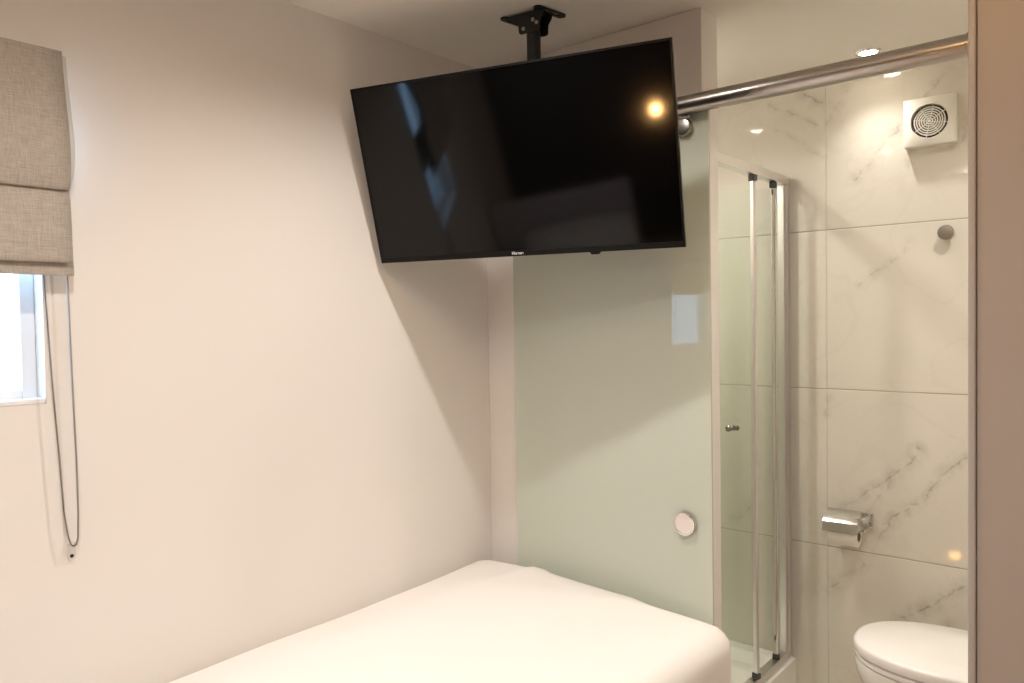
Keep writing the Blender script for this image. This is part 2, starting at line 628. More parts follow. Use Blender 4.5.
L1 = [(.676, .18), (.677, .116), (.680, -.10), (.684, -.30), (.684, -.42), (.682, -.472)]
Bot = [(.678, -.486), (.672, -.489), (.667, -.484)]
L2 = [(.662, -.465), (.655, -.41), (.650, -.30), (.640, -.12), (.630, .116), (.629, .18)]
ctrl = [cpt(*q) for q in L1 + Bot + L2]
dense = []
for a, b_ in zip(ctrl, ctrl[1:]):
    k = max(2, int((b_ - a).length / .0016))
    for i in range(k):
        dense.append(a.lerp(b_, i / k))
dense.append(ctrl[-1])
rad = [.0012 + .0013 * abs(math.sin(i * PI / 3)) for i in range(len(dense))]
bm = bmesh.new(); tube_path(bm, dense, rad, 7); mesh_obj('bead_chain', bm, M['chain'], bl, label='steel bead chain loop')
# safety clip on the wall
cl = thing('chain_guide', 'clear chain safety clip screwed to the left wall below the blind', 'clip', (XL, .674, CAMZ - .500))
bm = bmesh.new()
out = []
for k in range(24):
    a = 2 * PI * k / 24
    out.append((.009 * math.cos(a), .020 * math.sin(a)))
extrude_poly(bm, out, lambda a, b, t: Vector((t, a, b - .005)), .0005, .006)
bevel_all(bm, .001, 2, 60)
mesh_obj('clip_plate', bm, M['clear'], cl)
bm = bmesh.new(); tube_path(bm, [Vector((.004, .007 * math.cos(t), .010 + .009 * math.sin(t))) + Vector((.014 * math.sin(t * .999), 0, 0)) for t in [PI * i / 12 for i in range(13)]], .0018, 8); mesh_obj('clip_hook', bm, M['clear'], cl)
bm = bmesh.new(); lathe(bm, [(0, .009), (.0028, .0085), (.0042, .0065), (.0042, .0055), (0, .0055)], (0, 0, -.014), (1, 0, 0), 14); mesh_obj('screw', bm, M['black'], cl, label='dark screw head')

# ---------------------------------------------------------------- television
ex = Vector((.957, .289, .001)).normalized()
ez = Vector((.034, -.132, .495)).normalized()
Rz = Matrix.Rotation(math.radians(-.4), 3, 'Z')
ex = Rz @ ex
ez = Rz @ ez
ez = (ez - ex * ez.dot(ex)).normalized()
ey = ez.cross(ex).normalized()
_tl = Matrix.Rotation(math.radians(1.1), 3, ex)
ez = _tl @ ez
ey = _tl @ ey
TVC = Vector((-1.380, 1.640, CAMZ + .431))
TW, TH = .938, .5175
mat = Matrix(((ex.x, ey.x, ez.x, TVC.x), (ex.y, ey.y, ez.y, TVC.y), (ex.z, ey.z, ez.z, TVC.z), (0, 0, 0, 1)))
tv = thing('television', 'black flat screen television hanging tilted from the ceiling above the bed', 'television', mat=mat)
bm = bmesh.new()
bz = .006
bzb = .016
hx, hz = TW / 2, TH / 2
# frame ring (four mitred strips as one loop)
outer = [(-hx, -hz), (hx, -hz), (hx, hz), (-hx, hz)]
inner = [(-hx + bz, -hz + bzb), (hx - bz, -hz + bzb), (hx - bz, hz - bz), (-hx + bz, hz - bz)]
vo0 = [bm.verts.new((a, 0, b)) for a, b in outer]
vi0 = [bm.verts.new((a, 0, b)) for a, b in inner]
vi1 = [bm.verts.new((a, .0025, b)) for a, b in inner]
vo1 = [bm.verts.new((a, .012, b)) for a, b in outer]
vc1 = [bm.verts.new((a, .012, b)) for a, b in inner]
for k in range(4):
    k2 = (k + 1) % 4
    bm.faces.new((vo0[k], vo0[k2], vi0[k2], vi0[k]))
    bm.faces.new((vi0[k], vi0[k2], vi1[k2], vi1[k]))
    bm.faces.new((vo0[k2], vo0[k], vo1[k], vo1[k2]))
    bm.faces.new((vo1[k], vc1[k], vc1[k2], vo1[k2]))
    bm.faces.new((vi1[k2], vc1[k2], vc1[k], vi1[k]))
mesh_obj('bezel', bm, M['bezel'], tv, smooth=False)
bm = bmesh.new(); box(bm, -hx + bz, hx - bz, .0015, .010, -hz + bzb, hz - bz); mesh_obj('screen', bm, M['screen'], tv, smooth=False)
bm = bmesh.new()
prof = [(hx - .004, hz - .004, .0125), (hx - .012, hz - .012, .026), (hx - .12, hz - .09, .034), (hx - .17, hz - .13, .052), (hx - .20, hz - .16, .056)]
rings = []
for a, b, y in prof:
    rings.append([bm.verts.new(c) for c in ((-a, y, -b), (a, y, -b), (a, y, b), (-a, y, b))])
for A, B in zip(rings, rings[1:]):
    for k in range(4):
        bm.faces.new((A[k], A[(k + 1) % 4], B[(k + 1) % 4], B[k]))
bm.faces.new(rings[0][::-1]); bm.faces.new(rings[-1])
mesh_obj('back_cover', bm, M['backshell'], tv, smooth=False)
# receiver bump under the frame
bm = bmesh.new()
extrude_poly(bm, [(-.016, 0), (.016, 0), (.011, -.007), (-.011, -.007)], lambda a, b, t: Vector((a + .222, t, b - hz)), .001, .010)
bevel_all(bm, .0012, 2, 40)
mesh_obj('receiver_tab', bm, M['bezel'], tv)
# maker's word on the lower edge
cu = bpy.data.curves.new('badge_text', 'FONT')
cu.body = 'Hisense'
cu.size = .0115
cu.align_x = 'CENTER'
cu.align_y = 'CENTER'
cu.extrude = .0002
cu.offset = .0003
to = bpy.data.objects.new('badge_text_tmp', cu)
COL.objects.link(to)
bpy.context.view_layer.update()
me = bpy.data.meshes.new_from_object(to.evaluated_get(bpy.context.evaluated_depsgraph_get()))
COL.objects.unlink(to)
bpy.data.objects.remove(to)
me.materials.clear(); me.materials.append(M['badge'])
bo = bpy.data.objects.new('badge', me)
link(bo, tv)
bo['label'] = 'small silver lettering on the lower edge'
bo.rotation_euler = (PI / 2, 0, 0)
bo.location = (-.008, -.0004, -hz + .0085)

# ceiling mount
PX, PY = -1.414, 1.803
mt = thing('television_mount', 'black pole mount bolted to the ceiling, carrying the television', 'mount', (PX, PY, CEIL), None)
va = Vector((-.62, .78, 0))       # across, seen from the camera
fa = Vector((.02, .105, 0))
mrot = Matrix.Rotation(math.radians(40), 4, 'Z')


def flange(bm, cx, rot, L, W, slot=True):
    """flat tab with rounded ends and a slot, lying on the ceiling"""
    n = 10
    def stadium(l, w):
        pts = []
        for k in range(n + 1):
            a = -PI / 2 + PI * k / n
            pts.append((l + w * math.cos(a), w * math.sin(a)))
        for k in range(n + 1):
            a = PI / 2 + PI * k / n
            pts.append((-l + w * math.cos(a), w * math.sin(a)))
        return pts
    T = Matrix.Translation(cx) @ Matrix.Rotation(rot, 4, 'Z')
    so = stadium(L, W); si = stadium(L * .72, W * .42)
    V = {}
    for nm, pts in (('o', so), ('i', si)):
        for z in (-.001, -.0055):
            V[nm, z] = [bm.verts.new(T @ Vector((a, b, z))) for a, b in pts]
    m_ = len(so)
    for k in range(m_):
        k2 = (k + 1) % m_
        bm.faces.new((V['o', -.001][k], V['o', -.001][k2], V['i', -.001][k2], V['i', -.001][k]))
        bm.faces.new((V['o', -.0055][k2], V['o', -.0055][k], V['i', -.0055][k], V['i', -.0055][k2]))
        bm.faces.new((V['o', -.001][k2], V['o', -.001][k], V['o', -.0055][k], V['o', -.0055][k2]))
        bm.faces.new((V['i', -.001][k], V['i', -.001][k2], V['i', -.0055][k2], V['i', -.0055][k]))


# local frame of the bracket: u to the right in the photo, v away
U = Vector((.766, .643, 0)); Vv = Vector((-.643, .766, 0))
for fx in (.047, -.078):
    bm = bmesh.new()
    flange(bm, Vector((fx, .018, 0)), math.radians(82), .046, .0145)
    mesh_obj('ceiling_flange', bm, M['black'], mt)
bm = bmesh.new()
R40 = Matrix.Rotation(math.radians(8), 4, 'Z')
box(bm, -.078, .047, -.022, .030, -.0065, -.0056, 0, 1, R40)
for t0 in (-.027, .023):
    extrude_poly(bm, [(-.082, -.004), (.052, -.004), (.046, -.020), (.036, -.034), (.034, -.060), (.029, -.064), (-.029, -.064), (-.034, -.060), (-.036, -.040), (-.060, -.022)], lambda a, b, t: R40 @ Vector((a, t, b)), t0, t0 + .004)
mesh_obj('u_bracket', bm, M['black'], mt)
bm = bmesh.new(); rod(bm, (0, 0, -.012), (0, 0, -.50), .0205, 28, .002); mesh_obj('pole', bm, M['black'], mt)
for (a, b) in ((-.018, -.050), (.014, -.030), (.026, -.040)):
    bm = bmesh.new()
    c = R40 @ Vector((a, -.027, b))
    lathe(bm, [(0, .004), (.0045, .0035), (.006, .001), (.006, 0), (0, 0)], c, R40.to_3x3() @ Vector((0, -1, 0)), 14)
    mesh_obj('bolt', bm, M['steel'], mt, label='grey bolt head')
# arm and plate behind the screen
bk = TVC + ey * .0575 - mt.location
bm = bmesh.new()
Mtv = Matrix(((ex.x, ey.x, ez.x, bk.x), (ex.y, ey.y, ez.y, bk.y), (ex.z, ey.z, ez.z, bk.z), (0, 0, 0, 1)))
box(bm, -.11, .11, .0, .004, -.11, .11, .001, 1, Mtv)
mesh_obj('vesa_plate', bm, M['black'], mt)
bm = bmesh.new()
rod(bm, bk + ey * .004, Vector((0, 0, bk.z + .02)), .014, 16)
box(bm, -.026, .026, -.026, .026, bk.z - .01, bk.z + .05, .003)
mesh_obj('tilt_arm', bm, M['black'], mt)
# ---------------------------------------------------------------- door & rail
GY = 2.055
RZ = CAMZ + .6045
RY = 2.02
rl = thing('door_rail', 'brushed steel tube rail across the bathroom opening under the ceiling', 'rail', (-1.0, RY, RZ))
bm = bmesh.new(); rod(bm, (-.80, 0, 0), (.709, 0, 0), .0262, 40, .002); mesh_obj('tube', bm, M['steel'], rl)
for x in (-.74, -.0445):
    bm = bmesh.new()
    rod(bm, (x, .02, 0), (x, YP - RY - .001, 0), .010, 20)
    lathe(bm, [(0, 0), (.018, 0), (.018, .006), (.010, .008), (0, .008)], (x, YP - RY - .0005, 0), (0, -1, 0), 24)
    mesh_obj('wall_standoff', bm, M['chrome'], rl)
bm = bmesh.new(); rod(bm, (-.815, 0, 0), (-.80, 0, 0), .0275, 32, .002); mesh_obj('end_cap', bm, M['steel'], rl)
bm = bmesh.new(); rod(bm, (.662, 0, 0), (.680, 0, 0), .0285, 32, .002); mesh_obj('stop_collar', bm, M['steel'], rl)

dr = thing('sliding_glass_door', 'pale green glass sliding door hanging from the steel rail behind the bed', 'door', (-1.345, GY, 0))
bm = bmesh.new()
GX0, GX1 = -1.718, -.985
box(bm, GX0 + 1.345, GX1 + 1.345, 0, .008, .03, CAMZ + .60, .0012, 2)
mesh_obj('glass_panel', bm, M['door_glass'], dr, smooth=False)
for x in (-1.57, -1.058):
    bm = bmesh.new()
    lathe(bm, [(0, .022), (.021, .022), (.0245, .020), (.026, .016), (.026, .0), (0, .0)], (x + 1.345, -.0005, CAMZ + .549), (0, -1, 0), 36)
    lathe(bm, [(0, -.0), (.020, -.0), (.022, .003), (.022, .010), (0, .010)], (x + 1.345, .0085, CAMZ + .549), (0, 1, 0), 28)
    mesh_obj('roller_bolt', bm, M['steel'], dr)
    bm = bmesh.new()
    lathe(bm, [(.0, -.007), (.0155, -.007), (.012, -.0035), (.0155, 0), (0, 0)], (x + 1.345, -.0005, CAMZ + .585), (0, 1, 0), 28)
    box(bm, x + 1.345 - .012, x + 1.345 + .012, -.004, -.001, CAMZ + .545, CAMZ + .610, .001)
    mesh_obj('roller_wheel', bm, M['chrome'], dr)
kx, kz = -1.068 + 1.345, CAMZ - .6075
bm = bmesh.new()
lathe(bm, [(0, .0125), (.0285, .0125), (.0295, .0115), (.0300, .0115), (.0315, .0145), (.034, .0140), (.0355, .012), (.0355, .0), (0, .0)], (kx, -.0005, kz), (0, -1, 0), 48)
fp = mesh_obj('finger_pull', bm, M['chrome'], dr, label='round chrome finger pull')
bm = bmesh.new(); lathe(bm, [(0, .0135), (.0275, .0135), (.0285, .0130), (.0285, .0124), (0, .0124)], (kx, -.0005, kz), (0, -1, 0), 40); mesh_obj('pull_face', bm, M['pull'], fp)

# ------------------------------------------------------------------- the bed
bd = thing('bed', 'single bed with upholstered base under the white duvet along the left wall', 'bed', (-1.36, .87, 0))
BX0, BX1, BYA, BYB = -.47, .38, -1.33, 1.13
bm = bmesh.new(); box(bm, BX0, .48, BYA, BYB, .06, .30, .012, 3); mesh_obj('bed_base', bm, M['bedwood'], bd)
bm = bmesh.new(); box(bm, BX0 + .005, BX1, BYA + .005, BYB, .331, .555, .05, 5); mesh_obj('mattress', bm, M['mattress'], bd)
for sx in (BX0 + .05, BX1 - .05):
    for sy in (BYA + .06, BYB - .06):
        bm = bmesh.new(); lathe(bm, [(0, 0), (.02, 0), (.026, .0605), (0, .0605)], (sx, sy, .0), (0, 0, 1), 18); mesh_obj('leg', bm, M['bedwood'], bd)
bm = bmesh.new(); box(bm, BX0 - .03, BX1 - .06, BYA - .062, BYA - .002, 0, .95, .02, 4); mesh_obj('headboard', bm, M['headboard'], bd)


def duvet():
    bm = bmesh.new()
    X0, X1, Y0, Y1 = XL + .004, -.897, -.02, 2.046
    R = .085
    Ztop = CAMZ - .836
    ax, bx, ay, by = X0 + R, X1 - R, Y0 + R, Y1 - R
    sk = .30
    ext = R * PI / 2 + sk

    def axis(a, b, n):
        s = [a - ext + ext * k / 14 for k in range(14)]
        s += [a + (b - a) * k / n for k in range(n + 1)]
        s += [b + ext * (k + 1) / 14 for k in range(14)]
        return s
    us = axis(ax, bx, 34); vs = axis(ay, by, 64)
    grid = []
    for u in us:
        row = []
        for v in vs:
            qx = min(max(u, ax), bx); qy = min(max(v, ay), by)
            dx, dy = u - qx, v - qy
            d = math.hypot(dx, dy)
            if d > 1e-9:
                dirx, diry = dx / d, dy / d
            else:
                dirx = diry = 0
            d = min(d, ext)
            if d <= R * PI / 2:
                a = d / R
                off, drop = R * math.sin(a), R * (1 - math.cos(a))
            else:
                off, drop = R, R + d - R * PI / 2
            x, y, z = qx + dirx * off, qy + diry * off, Ztop - drop
            # soft shape of the stuffed top
            tx = (qx - ax) / (bx - ax)
            ty = (qy - ay) / (by - ay)
            top = 1 - min(1, d / (R * PI / 2))
            z += top * (.012 * ty ** 3 * (1 - tx) - .032 * tx ** 1.3 * ty ** 2 + .010 * math.sin(PI * min(1, max(0, tx))))
            z -= .020 * (1 - min(1, tx / .16)) * top * (1 - .6 * ty ** 4)
            w = noise.noise(Vector((x * 2.3, y * 2.0, 0))) * .010 + noise.noise(Vector((x * 6 + 3, y * 4, 2))) * .0035
            # two faint creases running diagonally near the foot
            cr = math.exp(-((x + 1.56 + .35 * (2.0 - y)) / .03) ** 2) * math.exp(-((y - 1.95) / .18) ** 2) * .012
            cr += math.exp(-((x + 1.22 + .3 * (2.0 - y)) / .05) ** 2) * math.exp(-((y - 1.9) / .2) ** 2) * .006
            z += (w + cr) * max(top, .15)
            if top <= 0:
                wv = noise.noise(Vector((x * 5, y * 5, z * 1.5))) * .006
                x += dirx * (-abs(wv)); y += diry * (-abs(wv))
            row.append(bm.verts.new((x, y, z)))
        grid.append(row)
    for A, B in zip(grid, grid[1:]):
        for k in range(len(A) - 1):
            bm.faces.new((A[k], A[k + 1], B[k + 1], B[k]))
    bmesh.ops.remove_doubles(bm, verts=bm.verts[:], dist=.0004)
    o = mesh_obj('duvet', bm, M['sheet'], None, angle=80)
    md = o.modifiers.new('thickness', 'SOLIDIFY')
    md.thickness = .014
    md.offset = -1
    return o


dv = duvet()
tag(dv, 'plain white duvet spread smoothly over the bed in front of the green glass', 'duvet')


def pillow():
    bm = bmesh.new()
    bmesh.ops.create_grid(bm, x_segments=26, y_segments=18, size=1)
    top = bm.verts[:]
    pts = []
    for v in top:
        u, w_ = v.co.x, v.co.y
        e = (1 - abs(u) ** 4) * (1 - abs(w_) ** 4)
        h = .075 * max(0, e) ** .5
        k = 1 - .05 * (abs(u * w_)) ** 2
        pts.append((u * .33 * (1 - .05 * w_ * w_), w_ * .21 * (1 - .06 * u * u), h))
    for v, p in zip(top, pts):
        v.co = p
    g = bmesh.ops.duplicate(bm, geom=bm.verts[:] + bm.edges[:] + bm.faces[:])
    for e in g['geom']:
        if isinstance(e, bmesh.types.BMVert):
            e.co.z *= -1
    bmesh.ops.remove_doubles(bm, verts=bm.verts[:], dist=.0005)
    o = mesh_obj('pillow', bm, M['sheet'], None, angle=80)
    o.location = (-1.37, -.235, .69)
    o.rotation_euler = (math.radians(-22), 0, 0)
    return tag(o, 'white pillow at the head of the bed behind the camera', 'pillow')


pillow()

# ------------------------------------------------------------ shower enclosure
SX = -1.118
tr = thing('shower_tray', 'low white shower tray behind the partition, under the folding glass door', 'shower tray', (-1.46, 2.605, 0))
bm = bmesh.new()
tx0, tx1, ty0, ty1 = XL + .002 + 1.46, -1.088 + 1.46, 2.203 - 2.605, YT - .002 - 2.605
zt = CAMZ - 1.342
outr = [(tx0, ty0), (tx1, ty0), (tx1, ty1), (tx0, ty1)]
rings = []
for (ins, z) in ((0, 0), (0, zt - .006), (.006, zt), (.062, zt), (.075, zt - .01), (.10, zt - .035), (.3, zt - .042)):
    rings.append([bm.verts.new((a + (ins if a < 0 else -ins), b + (ins if b < 0 else -ins), z)) for a, b in outr])
for A, B in zip(rings, rings[1:]):
    for k in range(4):
        bm.faces.new((A[k], A[(k + 1) % 4], B[(k + 1) % 4], B[k]))
bm.faces.new(rings[0][::-1]); bm.faces.new(rings[-1])
mesh_obj('basin', bm, M['tray'], tr)
bm = bmesh.new(); lathe(bm, [(0, .006), (.03, .006), (.045, .003), (.045, 0), (0, 0)], (0, .02, zt - .042), (0, 0, 1), 28); mesh_obj('waste_cover', bm, M['chrome'], tr)

sh = thing('shower_door', 'chrome framed bifold glass shower door standing half folded beside the tiles', 'shower door', (SX, 2.6, zt))
zf = zt
def rel(z):
    return z - zf
zh0, zh1 = CAMZ + .503, CAMZ + .536
zs = CAMZ - 1.312
bm = bmesh.new(); box(bm, -.018, .018, 2.205 - 2.6, 2.973 - 2.6, rel(zh0), rel(zh1), .003); mesh_obj('header_rail', bm, M['satin'], sh)
bm = bmesh.new(); box(bm, -.016, .016, 2.205 - 2.6, 2.973 - 2.6, rel(zt) + .0005, rel(zs), .003); mesh_obj('sill_track', bm, M['satin'], sh)
bm = bmesh.new()
box(bm, -.016, .016, 2.973 - 2.6, 2.999 - 2.6, rel(zt) + .0005, rel(zh1), .002)
box(bm, -.013, .013, 2.945 - 2.6, 2.9735 - 2.6, rel(zs), rel(zh0), .002)
mesh_obj('wall_profile', bm, M['satin'], sh)
bm = bmesh.new(); box(bm, -.020, .020, 2.2005 - 2.6, 2.226 - 2.6, rel(zs), rel(zh0), .002); mesh_obj('wall_profile', bm, M['satin'], sh)
P1 = Vector((.009, 2.668 - 2.6, 0)); P2 = Vector((.005, 2.868 - 2.6, 0)); FO = Vector((-.355, 2.755 - 2.6, 0))


def leaf(a, b, name_end, knob):
    d = (b - a).normalized()
    n = Vector((-d.y, d.x, 0))
    L = (b - a).length
    T = Matrix(((d.x, n.x, 0, a.x), (d.y, n.y, 0, a.y), (0, 0, 1, 0), (0, 0, 0, 1)))
    root = None
    bm = bmesh.new(); box(bm, .012, L - .012, -.003, .003, rel(zs) + .012, rel(zh0) - .022, 0, 2, T)
    g = mesh_obj('glass_leaf', bm, M['shower_glass'], sh, smooth=False)
    bm = bmesh.new(); box(bm, -.006, .011, -.008, .008, rel(zs) + .020, rel(zh0) - .022, .003, 3, T); mesh_obj('edge_profile', bm, M['chrome'] if not knob else M['satin'], g)
    bm = bmesh.new(); box(bm, L - .012, L + .004, -.008, .008, rel(zs) + .020, rel(zh0) - .022, .003, 3, T); mesh_obj('edge_profile', bm, M['satin'], g)
    for z0, z1 in ((rel(zs), rel(zs) + .02), (rel(zh0) - .022, rel(zh0))):
        bm = bmesh.new(); box(bm, -.010, .016, -.010, .010, z0, z1, .002, 2, T); mesh_obj('pivot_block', bm, M['grey_plastic'], g, label='dark grey pivot block')
    if knob:
        bm = bmesh.new()
        c = a + d * .100 + Vector((0, 0, rel(CAMZ - .373 * 2.68 / 2.431)))
        for sgn in (-1, 1):
            lathe(bm, [(0, .003), (.010, .003), (.010, .007), (.006, .010), (.006, .016), (.012, .020), (.0125, .026), (.010, .029), (0, .029)], c, n * sgn, 20)
        mesh_obj('knob', bm, M['darkmetal'], g, label='small metal knob')
    return g


leaf(P1, FO, 'a', True)
leaf(P2, FO + Vector((0, .03, 0)), 'b', False)

# ---------------------------------------------------------- bathroom fittings
# extractor fan
FX, FZ = -.606, CAMZ + .657
fn = thing('extractor_fan', 'square white extractor fan with round grille high on the marble tiles', 'fan', (FX, YT, FZ))
bm = bmesh.new()
h = .082
rings = []
for (s, y) in ((h * .985, -.0005), (h * .985, -.030), (h, -.034), (h, -.044), (h - .004, -.047), (.060, -.052), (.058, -.052), (.056, -.044)):
    if s > .07:
        n = 48
        ring = []
        for k in range(n):
            a = 2 * PI * k / n
            c, si = math.cos(a), math.sin(a)
            q = 1 / max(abs(c), abs(si))
            ring.append(bm.verts.new((s * c * q, y, s * si * q)))
    else:
        ring = [bm.verts.new((s * math.cos(2 * PI * k / 48), y, s * math.sin(2 * PI * k / 48))) for k in range(48)]
    rings.append(ring)
for A, B in zip(rings, rings[1:]):
    for k in range(48):
        bm.faces.new((A[k], A[(k + 1) % 48], B[(k + 1) % 48], B[k]))
bm.faces.new(rings[0][::-1])
mesh_obj('housing', bm, M['white_plastic'], fn)
bm = bmesh.new(); lathe(bm, [(0, .0), (.0555, 0), (.0555, .003), (0, .003)], (0, -.028, 0), (0, -1, 0), 40); mesh_obj('intake', bm, M['fan_shadow'], fn, label='dark opening behind the grille')
bm = bmesh.new()
for r in (.010, .0175, .025, .0325, .040, .0475):
    lathe(bm, [(r - .0017, .038), (r + .0017, .038), (r + .0017, .046), (r - .0017, .046)], (0, 0, 0), (0, -1, 0), 44, closed=True)
for k in range(8):
    a = 2 * PI * k / 8 + .2
    box(bm, .006, .056, -.042, -.038, -.0012, .0012, 0, 1, Matrix.Rotation(a, 4, 'Y'))
lathe(bm, [(0, .038), (.005, .038), (.005, .047), (0, .047)], (0, 0, 0), (0, -1, 0), 20)
mesh_obj('grille', bm, M['white_plastic'], fn)

# robe hook
hk = thing('robe_hook', 'round dark metal robe hook on the marble tiles below the fan', 'hook', (-.558, YT, CAMZ + .274))
bm = bmesh.new(); lathe(bm, [(0, .006), (.014, .006), (.018, .004), (.018, -.0008), (0, -.0008)], (0, 0, 0), (0, -1, 0), 32); mesh_obj('wall_disc', bm, M['darkmetal'], hk)
bm = bmesh.new(); lathe(bm, [(.009, .005), (.009, .034), (.012, .037), (.0235, .038), (.025, .040), (.025, .045), (.023, .0475), (.012, .049), (0, .049)], (0, 0, 0), (0, -1, 0), 36); mesh_obj('peg', bm, M['darkmetal'], hk)

# toilet paper holder and roll
hp = thing('paper_holder', 'chrome toilet paper holder with a folded cover on the marble tiles', 'paper holder', (-.879, YT, CAMZ - .773))
bm = bmesh.new()
T = .0012
cov = [(-.026, .048), (-.050, .0465), (-.075, .036), (-.092, .020), (-.098, .013), (-.1005, -.022)]
cov2 = [(a + (.0 if i < 3 else T * 1.4), b - T * 1.4 if i < 5 else b) for i, (a, b) in enumerate(cov)][::-1]
extrude_poly(bm, cov + cov2, lambda a, b, t: Vector((t, a, b)), -.073, .050)
mesh_obj('cover', bm, M['cover_chrome'], hp)
bm = bmesh.new()
box(bm, .042, .080, -.012, -.0005, -.010, .040, .003)
box(bm, .050, .073, -.050, -.011, .012, .034, .003)
rod(bm, (.052, -.055, .022), (.074, -.055, .022), .011, 20, .002)
rod(bm, (.0, -.028, .037), (.058, -.028, .037), .0025, 12)
mesh_obj('wall_mount', bm, M['chrome'], hp)
bm = bmesh.new()
tube_path(bm, [Vector(q) for q in ((.066, -.052, .020), (.066, -.053, .0), (.064, -.054, -.012), (.058, -.054, -.018), (.045, -.054, -.019), (-.066, -.054, -.019))], .004, 12)
mesh_obj('roll_arm', bm, M['chrome'], hp)
rr = thing('toilet_roll', 'white toilet roll hanging under the chrome cover on the marble wall', 'toilet roll', (-.879, YT - .054, CAMZ - .8065))
bm = bmesh.new(); lathe(bm, [(.020, -.056), (.0375, -.056), (.0385, -.054), (.0385, .040), (.0375, .042), (.020, .042)], (0, 0, -.0055), (1, 0, 0), 40, closed=True)
mesh_obj('paper', bm, M['paper'], rr)
bm = bmesh.new(); lathe(bm, [(.0185, -.0555), (.0200, -.0555), (.0200, .0425), (.0185, .0425)], (0, 0, -.0055), (1, 0, 0), 32, closed=True); mesh_obj('core', bm, M['card'], rr)

# toilet
TY = 2.625
tl = thing('toilet', 'white toilet with closed lid at the right in front of the marble wall', 'toilet', (-.30, TY, 0))


def dshape(L, W, n=28, back=.0, p=2.25):
    """D outline pointing to -x, length L in front of x=back, half-width W"""
    pts = []
    for k in range(n + 1):
        a = PI / 2 + PI * k / n
        c, s = math.cos(a), math.sin(a)
        x = -abs(c) ** (2 / p) * L * .62
        y = (abs(s) ** (2 / p)) * W * (1 if s > 0 else -1)
        pts.append((x - L * .38 + back, y))
    pts.append((back, -W * .93))
    pts.append((back, W * .93))
    return pts


def loft(bm, loops, cap0=True, cap1=True):
    rings = [[bm.verts.new(c) for c in lp] for lp in loops]
    n = len(rings[0])
    for A, B in zip(rings, rings[1:]):
        for k in range(n):
            bm.faces.new((A[k], A[(k + 1) % n], B[(k + 1) % n], B[k]))
    if cap0:
        bm.faces.new(rings[0][::-1])
    if cap1:
        bm.faces.new(rings[-1])


zl = CAMZ - 1.027
LL, WW = .455, .205
bm = bmesh.new()
lp = []
for (k, z) in ((.965, zl - .036), (.995, zl - .033), (1.0, zl - .026), (1.0, zl - .010), (.985, zl - .003), (.955, zl)):
    lp.append([(x * (1 - (1 - k) * .7) , y * k, z) for x, y in dshape(LL, WW)])
lp.append([(x * .6 - .08, y * .5, zl + .003) for x, y in dshape(LL, WW)])
loft(bm, lp)
mesh_obj('lid', bm, M['lid'], tl, angle=50)
bm = bmesh.new()
lp = []
for (k, z) in ((.95, zl - .058), (.985, zl - .054), (.985, zl - .044), (.95, zl - .039)):
    lp.append([(x * (1 - (1 - k) * .7), y * k, z) for x, y in dshape(LL, WW)])
loft(bm, lp)
mesh_obj('seat', bm, M['lid'], tl, angle=50)
bm = bmesh.new()
lp = []
for (kx_, ky_, z) in ((.70, .62, .0), (.71, .63, .03), (.70, .60, .12), (.74, .64, .20), (.91, .84, .28), (.975, .95, .34), (.995, .97, zl - .070), (.985, .96, zl - .059)):
    lp.append([(x * kx_ + (.20 * (1 - 0)) * (x >= -.001), y * ky_, z) for x, y in dshape(LL, WW)])
loft(bm, lp)
mesh_obj('bowl', bm, M['ceramic'], tl, angle=60)
for sy in (-.075, .075):
    bm = bmesh.new(); rod(bm, (.012, sy - .02, zl - .035), (.012, sy + .02, zl - .035), .012, 18, .003); mesh_obj('hinge', bm, M['chrome'], tl)
bm = bmesh.new(); box(bm, .13, .312, -.19, .19, .40, .80, .02, 4); box(bm, .125, .314, -.195, .195, .801, .83, .01, 3); mesh_obj('cistern', bm, M['ceramic'], tl)

# --------------------------------------------------------------- lamps
def downlight(x, y, label, lens, ring='chrome', r=.045):
    t = thing('downlight', label, 'downlight', (x, y, CEIL), 'recessed ceiling downlights')
    bm = bmesh.new()
    lathe(bm, [(r * .66, -.002), (r * .72, -.0055), (r * .95, -.0045), (r, -.0005), (r * .66, -.0005)], (0, 0, 0), (0, 0, 1), 40, closed=True)
    mesh_obj('trim_ring', bm, M[ring], t)
    bm = bmesh.new()
    lathe(bm, [(0, -.003), (r * .64, -.003), (r * .66, -.0006), (0, -.0006)], (0, 0, 0), (0, 0, 1), 32)
    mesh_obj('lens', bm, M[lens], t)
    return t


def spot(name, x, y, power, col, size, blend, rad=.025, z=CEIL - .012):
    l = bpy.data.lights.new(name, 'SPOT')
    l.energy = power
    l.color = col
    l.spot_size = math.radians(size)
    l.spot_blend = blend
    l.shadow_soft_size = rad
    o = bpy.data.objects.new(name, l)
    o.location = (x, y, z)
    link(o)
    return o


downlight(-.772, 2.842, 'recessed ceiling downlight in the bathroom, half hidden by the steel rail', 'lens')
downlight(-1.165, 1.385, 'recessed ceiling downlight in front of the television above the bed', 'lens')
downlight(-.36, 1.0, 'recessed ceiling downlight in front of the right hand wall stub', 'lens_warm')
downlight(-.95, .38, 'recessed ceiling downlight near the head of the bed', 'lens')
spot('bathroom_lamp', -.772, 2.842, 10, (1, .94, .85), 110, 1)
downlight(-.30, 2.36, 'added fill downlight out of view above the toilet', 'lens')
spot('toilet_fill', -.30, 2.36, 30, (1, .935, .84), 150, 1)  # unseen light added to fill the bathroom, with its own fitting
downlight(-1.50, 2.34, 'recessed ceiling downlight inside the shower', 'lens')
spot('shower_lamp', -1.50, 2.34, 40, (1, .945, .86), 150, 1)
spot('bed_lamp', -1.165, 1.385, 43, (1, .945, .895), 152, 1)
spot('entry_lamp', -.36, 1.0, 12, (1, .62, .30), 178, .35)
